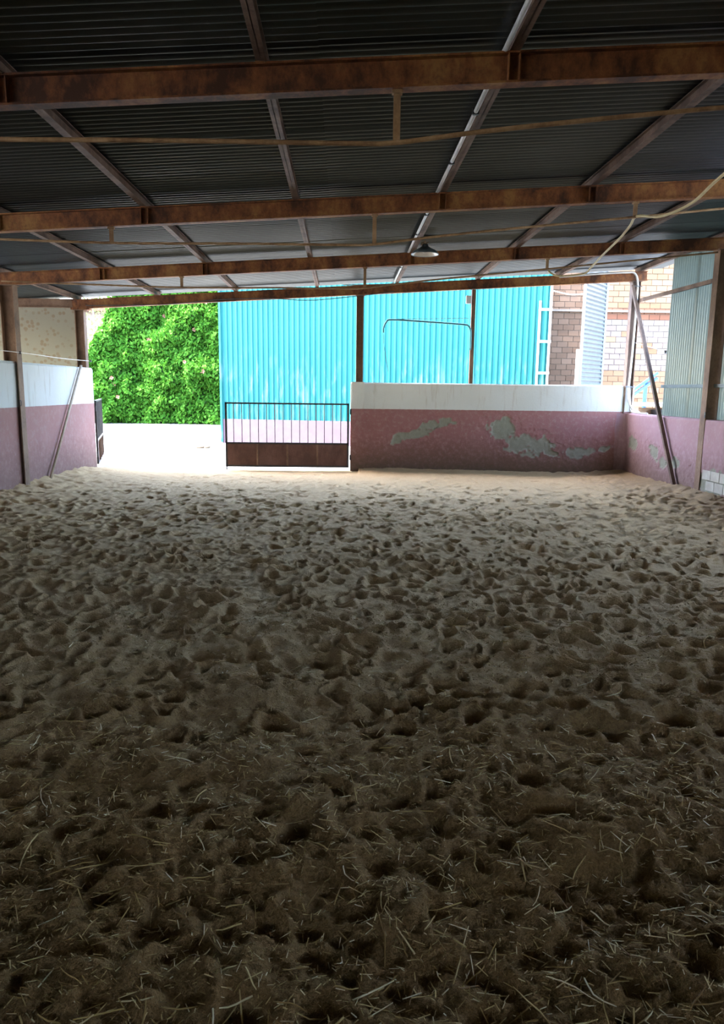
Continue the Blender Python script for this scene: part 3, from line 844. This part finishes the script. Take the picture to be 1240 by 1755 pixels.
MB().bar(A + nrm * 0.03 + Vector((0, 0, 0)), A + nrm * 0.03 + Vector((0, 0, SH)), 0.10, 0.06, (d.x, d.y, 0)).build('corner_trim', M['teal_sheet'], shed)

# white ladder frame on the end of the shed
e = empty('ladder_frame', (5.05, 18.3, 0), 'white metal ladder frame upright at the right end of the teal shed', 'ladder')
for x in (4.93, 5.20): MB().bar((x, 18.33, 0), (x, 18.33, 4.35 if x > 5 else 3.75), 0.045, 0.045, (1, 0, 0)).build('stile', M['white_metal'], e)
for z in (0.4, 1.2, 1.98, 2.76, 3.54): MB().bar((4.90, 18.30, z), (5.23, 18.30, z), 0.04, 0.06).build('rung', M['white_metal'], e)

# galvanised corrugated panel
def corr_panel():
    vs_ = []; fs_ = []
    a = Vector((5.60, 17.0, 0)); b = Vector((6.55, 18.2, 0))
    dd = (b - a).normalized(); nn = Vector((dd.y, -dd.x, 0))
    n = int(4.6 / 0.10 * 8)
    for k in range(n + 1):
        z = k * 0.10 / 8
        off = nn * (0.018 * math.cos(2 * math.pi * z / 0.10))
        vs_ += [(a.x + off.x, a.y + off.y, z), (b.x + off.x, b.y + off.y, z)]
    for k in range(n): fs_.append((2 * k, 2 * k + 1, 2 * k + 3, 2 * k + 2))
    return vs_, fs_, a, b
vs_, fs_, a, b = corr_panel()
e = empty('corrugated_screen', (a + b) / 2, 'galvanised screen with level corrugations standing in front of the brick building', 'screen')
MB().add(vs_, fs_).build('sheet', M['galvanised'], e, True)
for q in (a, b): MB().bar((q.x, q.y, -0.02), (q.x, q.y, 4.6), 0.07, 0.05, (1, 0, 0)).build('post', M['galvanised'], e)
MB().bar((a.x - 0.1, a.y - 0.05, 0), (a.x - 0.1, a.y - 0.05, 2.5), 0.06, 0.05, (1, 0, 0)).build('guide_rail', M['white_metal'], e)
tag(MB().tube(arc([(5.2, 18.3, 4.0), (5.45, 17.6, 3.82), (5.62, 17.0, 3.76)], 5), 0.012, 6).build('stay_cable', M['white_metal'], None), 'white cable strung from the ladder frame to the corrugated screen', 'cable')

# ------------------------------------------------------------------ brick building
bh = empty('brick_building', (8.5, 20.4, 0), 'brick building in sunlight at the right, beyond the low wall', 'building')
MB().box((5.50, 20.345, -0.05), (16.0, 27.0, 5.45)).build('mortar_wall', M['mortar'], bh)
bw, bhh = 0.30, 0.155
bme = bpy.data.meshes.new('brick')
t_ = MB().box((0, 0, 0), (bw - 0.014, 0.03, bhh - 0.014))
bme.from_pydata(t_.v, [], t_.f); bme.update(); bme.materials.append(None)
def brick_mesh(mat):
    me = bme.copy(); me.materials.clear(); me.materials.append(mat); return me
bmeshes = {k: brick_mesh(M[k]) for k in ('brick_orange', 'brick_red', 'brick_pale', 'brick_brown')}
nb = 0
row = 0
z = 1.05
while z < 5.2:
    for c in range(13):
        x = 5.55 + c * bw + (bw / 2 if row % 2 else 0)
        if z < 1.5 and x < 7.9: continue
        if x > 9.15 or x < 5.5: continue
        kind = 'brick_orange'
        if 3.42 < z < 3.75: kind = 'brick_red'
        elif 2.35 < z <= 3.42 and random.random() < 0.85: kind = 'brick_pale'
        elif 2.1 < z <= 2.35: kind = 'brick_pale'
        if x < 6.75: kind = 'brick_brown'  # shaded left part of the facade, done by brick colour
        o = bpy.data.objects.new('brick', bmeshes[kind]); C.objects.link(o); o.parent = bh
        o.location = (x - 8.5, 20.32 - 20.4 + random.uniform(-0.004, 0.004), z); nb += 1
    z += bhh; row += 1
MB().box((5.4, 20.27, 3.72), (9.6, 20.35, 3.78)).build('ledge', M['mortar'], bh)

# odds and ends behind the right wall
e = empty('metal_ramp', (6.5, 15.6, 0), 'blue metal ramp rail slanting behind the corner column', 'ramp')
for k, dz in enumerate((0, -0.11)):
    MB().bar((6.15, 15.5, 1.46 + dz), (6.80, 15.5, 1.94 + dz), 0.06, 0.05).build('rail', M['blue_paint'], e)
MB().bar((6.6, 15.6, -0.03), (6.6, 15.6, 1.75), 0.06, 0.06, (1, 0, 0)).build('leg', M['blue_paint'], e)
MB().bar((6.25, 15.6, -0.03), (6.25, 15.6, 1.45), 0.06, 0.06, (1, 0, 0)).build('leg', M['blue_paint'], e)
e = empty('work_bench', (6.5, 15.0, 0), 'low bench with a white slab top behind the right wall', 'bench')
MB().box((6.0, 14.75, 1.24), (6.95, 15.2, 1.31)).build('slab_top', M['white_metal'], e)
for x in (6.05, 6.8): MB().box((x, 14.8, -0.03), (x + 0.1, 15.15, 1.24)).build('leg', M['timber_pallet'], e)
MB().box((6.05, 15.1, 0.75), (6.9, 15.14, 1.2)).build('back_board', M['timber_pallet'], e)
MB().box((6.05, 14.8, 0.98), (6.9, 15.1, 1.01)).build('shelf', M['timber_pallet'], e)
bkt = MB().lathe((6.6, 14.95, 1.01), [(0.0, 0.0), (0.09, 0.0), (0.12, 0.15), (0.125, 0.155), (0.11, 0.155), (0.08, 0.02)], 18).build('bucket', M['plastic_black'], None, True)
tag(bkt, 'black bucket on the shelf of the white-topped bench', 'bucket')

# ------------------------------------------------------------------ hedge
hd = empty('ivy_hedge', (-8.5, 31.2, 0), 'tall bright green ivy hedge at the back of the yard', 'hedge')
def hedge_y(x, z):
    return 31.0 - 0.5 * float(vnoise(np.array(x), np.array(z), 0.9, 61)) - 0.5 * float(vnoise(np.array(x), np.array(z), 2.2, 62)) + 0.12 * max(0, z - 3)
def hedge_top(x):
    left = 1.2 + 5.0 * np.clip((x + 11.2) / 1.6, 0, 1)
    return left + 0.5 * float(vnoise(np.array(x), np.array(0.0), 1.2, 63))
NL = 42000
hx = rng.uniform(-11.1, -1.5, NL); hu = rng.random(NL)
V_ = []; Fq = []
cxs = np.array([hedge_top(x) for x in np.linspace(-11.2, -1.4, 120)])
tops = np.interp(hx, np.linspace(-11.2, -1.4, 120), cxs)
hz = hu * tops
n_low = vnoise(hx, hz, 0.9, 61); n_mid = vnoise(hx, hz, 2.2, 62)
hy = 31.0 - 0.9 * n_low - 0.7 * n_mid + 0.15 * np.clip(hz - 3, 0, 9) + rng.uniform(-0.28, 0.10, NL)
sz = rng.uniform(0.05, 0.11, NL)
ct = np.stack([hx, hy, hz], 1)
dirs = rng.normal(0, 1, (NL, 3)); dirs[:, 2] -= 0.8; dirs[:, 1] -= 0.4; dirs /= np.linalg.norm(dirs, axis=1)[:, None]
sid = np.cross(dirs, rng.normal(0, 1, (NL, 3))); sid /= np.linalg.norm(sid, axis=1)[:, None]
a_ = ct - dirs * sz[:, None]; c_ = ct + dirs * sz[:, None] * 1.2; b_ = ct + sid * sz[:, None] * 0.65; d_ = ct - sid * sz[:, None] * 0.65
lv = np.stack([a_, b_, c_, d_], 1).reshape(-1, 3) - np.array([-8.5, 31.2, 0])
lq = np.arange(NL * 4).reshape(-1, 4)
fo = np_mesh('foliage', lv, lq, M['ivy_leaf'], smooth=False); fo.parent = hd; fo['kind'] = 'stuff'
# dark inner mass of twigs and old leaves
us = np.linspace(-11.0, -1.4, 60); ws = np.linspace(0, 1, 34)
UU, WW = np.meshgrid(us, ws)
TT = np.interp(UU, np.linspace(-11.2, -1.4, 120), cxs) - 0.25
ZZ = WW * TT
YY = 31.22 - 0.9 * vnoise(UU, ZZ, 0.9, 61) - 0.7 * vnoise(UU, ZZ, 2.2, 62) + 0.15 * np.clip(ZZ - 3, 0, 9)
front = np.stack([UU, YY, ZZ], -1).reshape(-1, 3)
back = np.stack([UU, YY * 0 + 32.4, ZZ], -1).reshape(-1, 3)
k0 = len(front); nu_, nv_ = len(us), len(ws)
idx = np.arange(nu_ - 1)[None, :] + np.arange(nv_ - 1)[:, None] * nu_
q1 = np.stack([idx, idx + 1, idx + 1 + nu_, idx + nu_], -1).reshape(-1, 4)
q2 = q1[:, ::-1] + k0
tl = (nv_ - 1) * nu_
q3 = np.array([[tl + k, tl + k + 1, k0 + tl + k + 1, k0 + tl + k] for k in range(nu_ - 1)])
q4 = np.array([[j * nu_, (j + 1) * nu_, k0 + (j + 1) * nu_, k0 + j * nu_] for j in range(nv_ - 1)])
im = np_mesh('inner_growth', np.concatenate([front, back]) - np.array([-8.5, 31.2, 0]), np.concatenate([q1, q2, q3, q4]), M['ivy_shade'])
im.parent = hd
for k in range(11):
    x = random.uniform(-10.3, -5.3); z = random.uniform(0.8, 5.2)
    i = int(np.argmin((hx - x) ** 2 + (hz - z) ** 2))
    mb = MB()
    for j in range(5):
        a = j * 1.257
        c0 = Vector((hx[i], hy[i] - 0.25, hz[i]))
        e1 = Vector((math.cos(a), -0.3, math.sin(a))) * random.uniform(0.07, 0.12); e2 = Vector((math.cos(a + 0.6), -0.1, math.sin(a + 0.6))) * 0.07; e3 = Vector((math.cos(a - 0.6), -0.1, math.sin(a - 0.6))) * 0.07
        mb.add([c0, c0 + e2, c0 + e1, c0 + e3], [(0, 1, 2, 3)])
    mb.build('flower', M['flower_orange'], hd)

# distant house and a thin tree left of the hedge
hs = empty('distant_house', (-14.0, 38.0, 0), 'pale pink house glimpsed behind the left end of the hedge', 'house')
MB().box((-20, 38, 0), (-11.2, 44, 5.3)).build('wall', M['house_plaster'], hs)
MB().box((-20.3, 37.7, 5.3), (-10.9, 44.3, 5.5)).build('eaves', M['brick_red'], hs)
tr_ = empty('thin_tree', (-11.75, 34.3, 0), 'sparse thin tree rising at the left end of the hedge', 'tree')
MB().tube(arc([(-11.75, 34.3, -0.05), (-11.65, 34.3, 2.0), (-11.5, 34.2, 4.0), (-11.55, 34.2, 5.8)], 5), [0.09] * 6 + [0.06] * 5 + [0.03] * 5, 8).build('trunk', M['dusty_pole'], tr_, True)
NT_ = 700
tc = np.stack([rng.normal(-11.55, 0.5, NT_), rng.normal(34.3, 0.45, NT_), rng.uniform(2.2, 6.2, NT_)], 1)
dr = rng.normal(0, 1, (NT_, 3)); dr /= np.linalg.norm(dr, axis=1)[:, None]
sr = np.cross(dr, rng.normal(0, 1, (NT_, 3))); sr /= np.linalg.norm(sr, axis=1)[:, None]
lv = np.stack([tc - dr * 0.08, tc + sr * 0.045, tc + dr * 0.09, tc - sr * 0.045], 1).reshape(-1, 3) - np.array([-11.75, 34.3, 0])
fo = np_mesh('foliage', lv, np.arange(NT_ * 4).reshape(-1, 4), M['tree_leaf'], smooth=False); fo.parent = tr_; fo['kind'] = 'stuff'

# droppings in the yard
mb = MB()
for k in range(9):
    a = random.random() * 6.28; r_ = random.uniform(0, 0.14)
    c0 = (-3.66 + r_ * math.cos(a) * 1.6, 18.6 + r_ * math.sin(a), -0.03)
    mb.lathe(c0, [(0.0, -0.005), (0.06, 0.01), (0.065, 0.035), (0.04, 0.065), (0.0, 0.075)], 9)
tag(mb.build('droppings', M['dung'], None, True), 'small heap of horse droppings on the pale yard', 'droppings')

# ------------------------------------------------------------------ straw
def stalk_mesh(L, r, bend, kink):
    n = 4
    pts = []
    for k in range(n + 1):
        t_ = k / n - 0.5
        pts.append((t_ * L, bend * L * (t_ * t_ - 0.25) * 2 + (kink * L * max(0, t_)), 0.002 * math.sin(k * 1.7)))
    mb = MB().tube(pts, [r, r * 0.95, r * 0.9, r * 0.8, r * 0.6], 5)
    me = bpy.data.meshes.new('straw_stalk'); me.from_pydata([tuple(p) for p in mb.v], [], mb.f); me.update()
    me.materials.append(M['straw'])
    return me
kinds = [stalk_mesh(random.uniform(0.06, 0.16), random.uniform(0.0016, 0.0028), random.uniform(-0.15, 0.15), random.choice([0, 0, 0, 0, 0.35, -0.3])) for _ in range(24)]
def straw_spot():
    while True:
        y = 1.45 + 3.2 * random.random() ** 1.8
        x = random.uniform(-1, 1) * (0.30 + 0.53 * y)
        if y < 3.0 or random.random() < 0.3: return x, y
for k in range(300):
    x, y = straw_spot()
    o = bpy.data.objects.new('straw_stalk', kinds[k % 24]); C.objects.link(o)
    th = random.uniform(0, 6.28)
    dx, dy = math.cos(th) * 0.04, math.sin(th) * 0.04
    za, zb = ground(x + dx, y + dy), ground(x - dx, y - dy); zc = ground(x, y)
    pitch = math.atan2(za - zb, 0.08) + (random.uniform(0.1, 0.6) if random.random() < 0.15 else 0)
    o.location = (x, y, max(zc, (za + zb) / 2) + 0.003)
    o.rotation_euler = (random.uniform(-0.3, 0.3), -pitch, th)
    tag(o, 'dry straw stalk lying loose on the dark sand in the foreground', 'straw', 'loose straw stalks in the foreground')
# short chopped straw and chaff, uncountable
NS = 46000
sv = []; sf = []
for k in range(NS):
    y = 0.9 + 3.8 * random.random() ** 1.5
    x = random.uniform(-2.9, 3.0)
    if y > 3.0 and random.random() > 0.3: continue
    L = random.uniform(0.007, 0.030) if random.random() < 0.8 else random.uniform(0.03, 0.07); r_ = random.uniform(0.0007, 0.0018)
    th = random.uniform(0, 6.28)
    d2 = Vector((math.cos(th), math.sin(th), random.uniform(-0.25, 0.35)))
    c0 = Vector((x, y, ground(x, y) + 0.003 + 0.3 * L * abs(d2.z)))
    s2 = d2.cross(Vector((0, 0, 1))).normalized()
    u2 = s2.cross(d2).normalized()
    b0 = len(sv)
    for e0 in (-L / 2, L / 2):
        for a in (0.5, 2.6, 4.7):
            sv.append(tuple(c0 + d2 * e0 + s2 * (r_ * math.cos(a)) + u2 * (r_ * math.sin(a))))
    sf += [(b0, b0 + 1, b0 + 4, b0 + 3), (b0 + 1, b0 + 2, b0 + 5, b0 + 4), (b0 + 2, b0, b0 + 3, b0 + 5)]
ch = MB(); ch.v = sv; ch.f = sf
tag(ch.build('chopped_straw', M['straw']), 'chopped straw and chaff mixed into the dark foreground sand', 'straw', kind='stuff')
# crumbs of soil
cv = []; cf = []
for k in range(18000):
    y = 0.9 + 4.2 * random.random() ** 1.4
    x = random.uniform(-2.9, 3.0)
    r_ = random.uniform(0.002, 0.008) * (1.4 if random.random() < 0.08 else 1)
    z = ground(x, y) + r_ * 0.3
    b0 = len(cv)
    J = lambda: random.uniform(0.6, 1.2) * r_
    cv += [(x + J(), y, z), (x, y + J(), z), (x - J(), y, z), (x, y - J(), z), (x, y, z + J()), (x, y, z - J())]
    cf += [(b0, b0 + 1, b0 + 4), (b0 + 1, b0 + 2, b0 + 4), (b0 + 2, b0 + 3, b0 + 4), (b0 + 3, b0, b0 + 4), (b0 + 1, b0, b0 + 5), (b0 + 2, b0 + 1, b0 + 5), (b0 + 3, b0 + 2, b0 + 5), (b0, b0 + 3, b0 + 5)]
cm = MB(); cm.v = cv; cm.f = cf
tag(cm.build('soil_crumbs', M['sand']), 'loose crumbs of sand and soil scattered over the foreground', 'soil', kind='stuff')
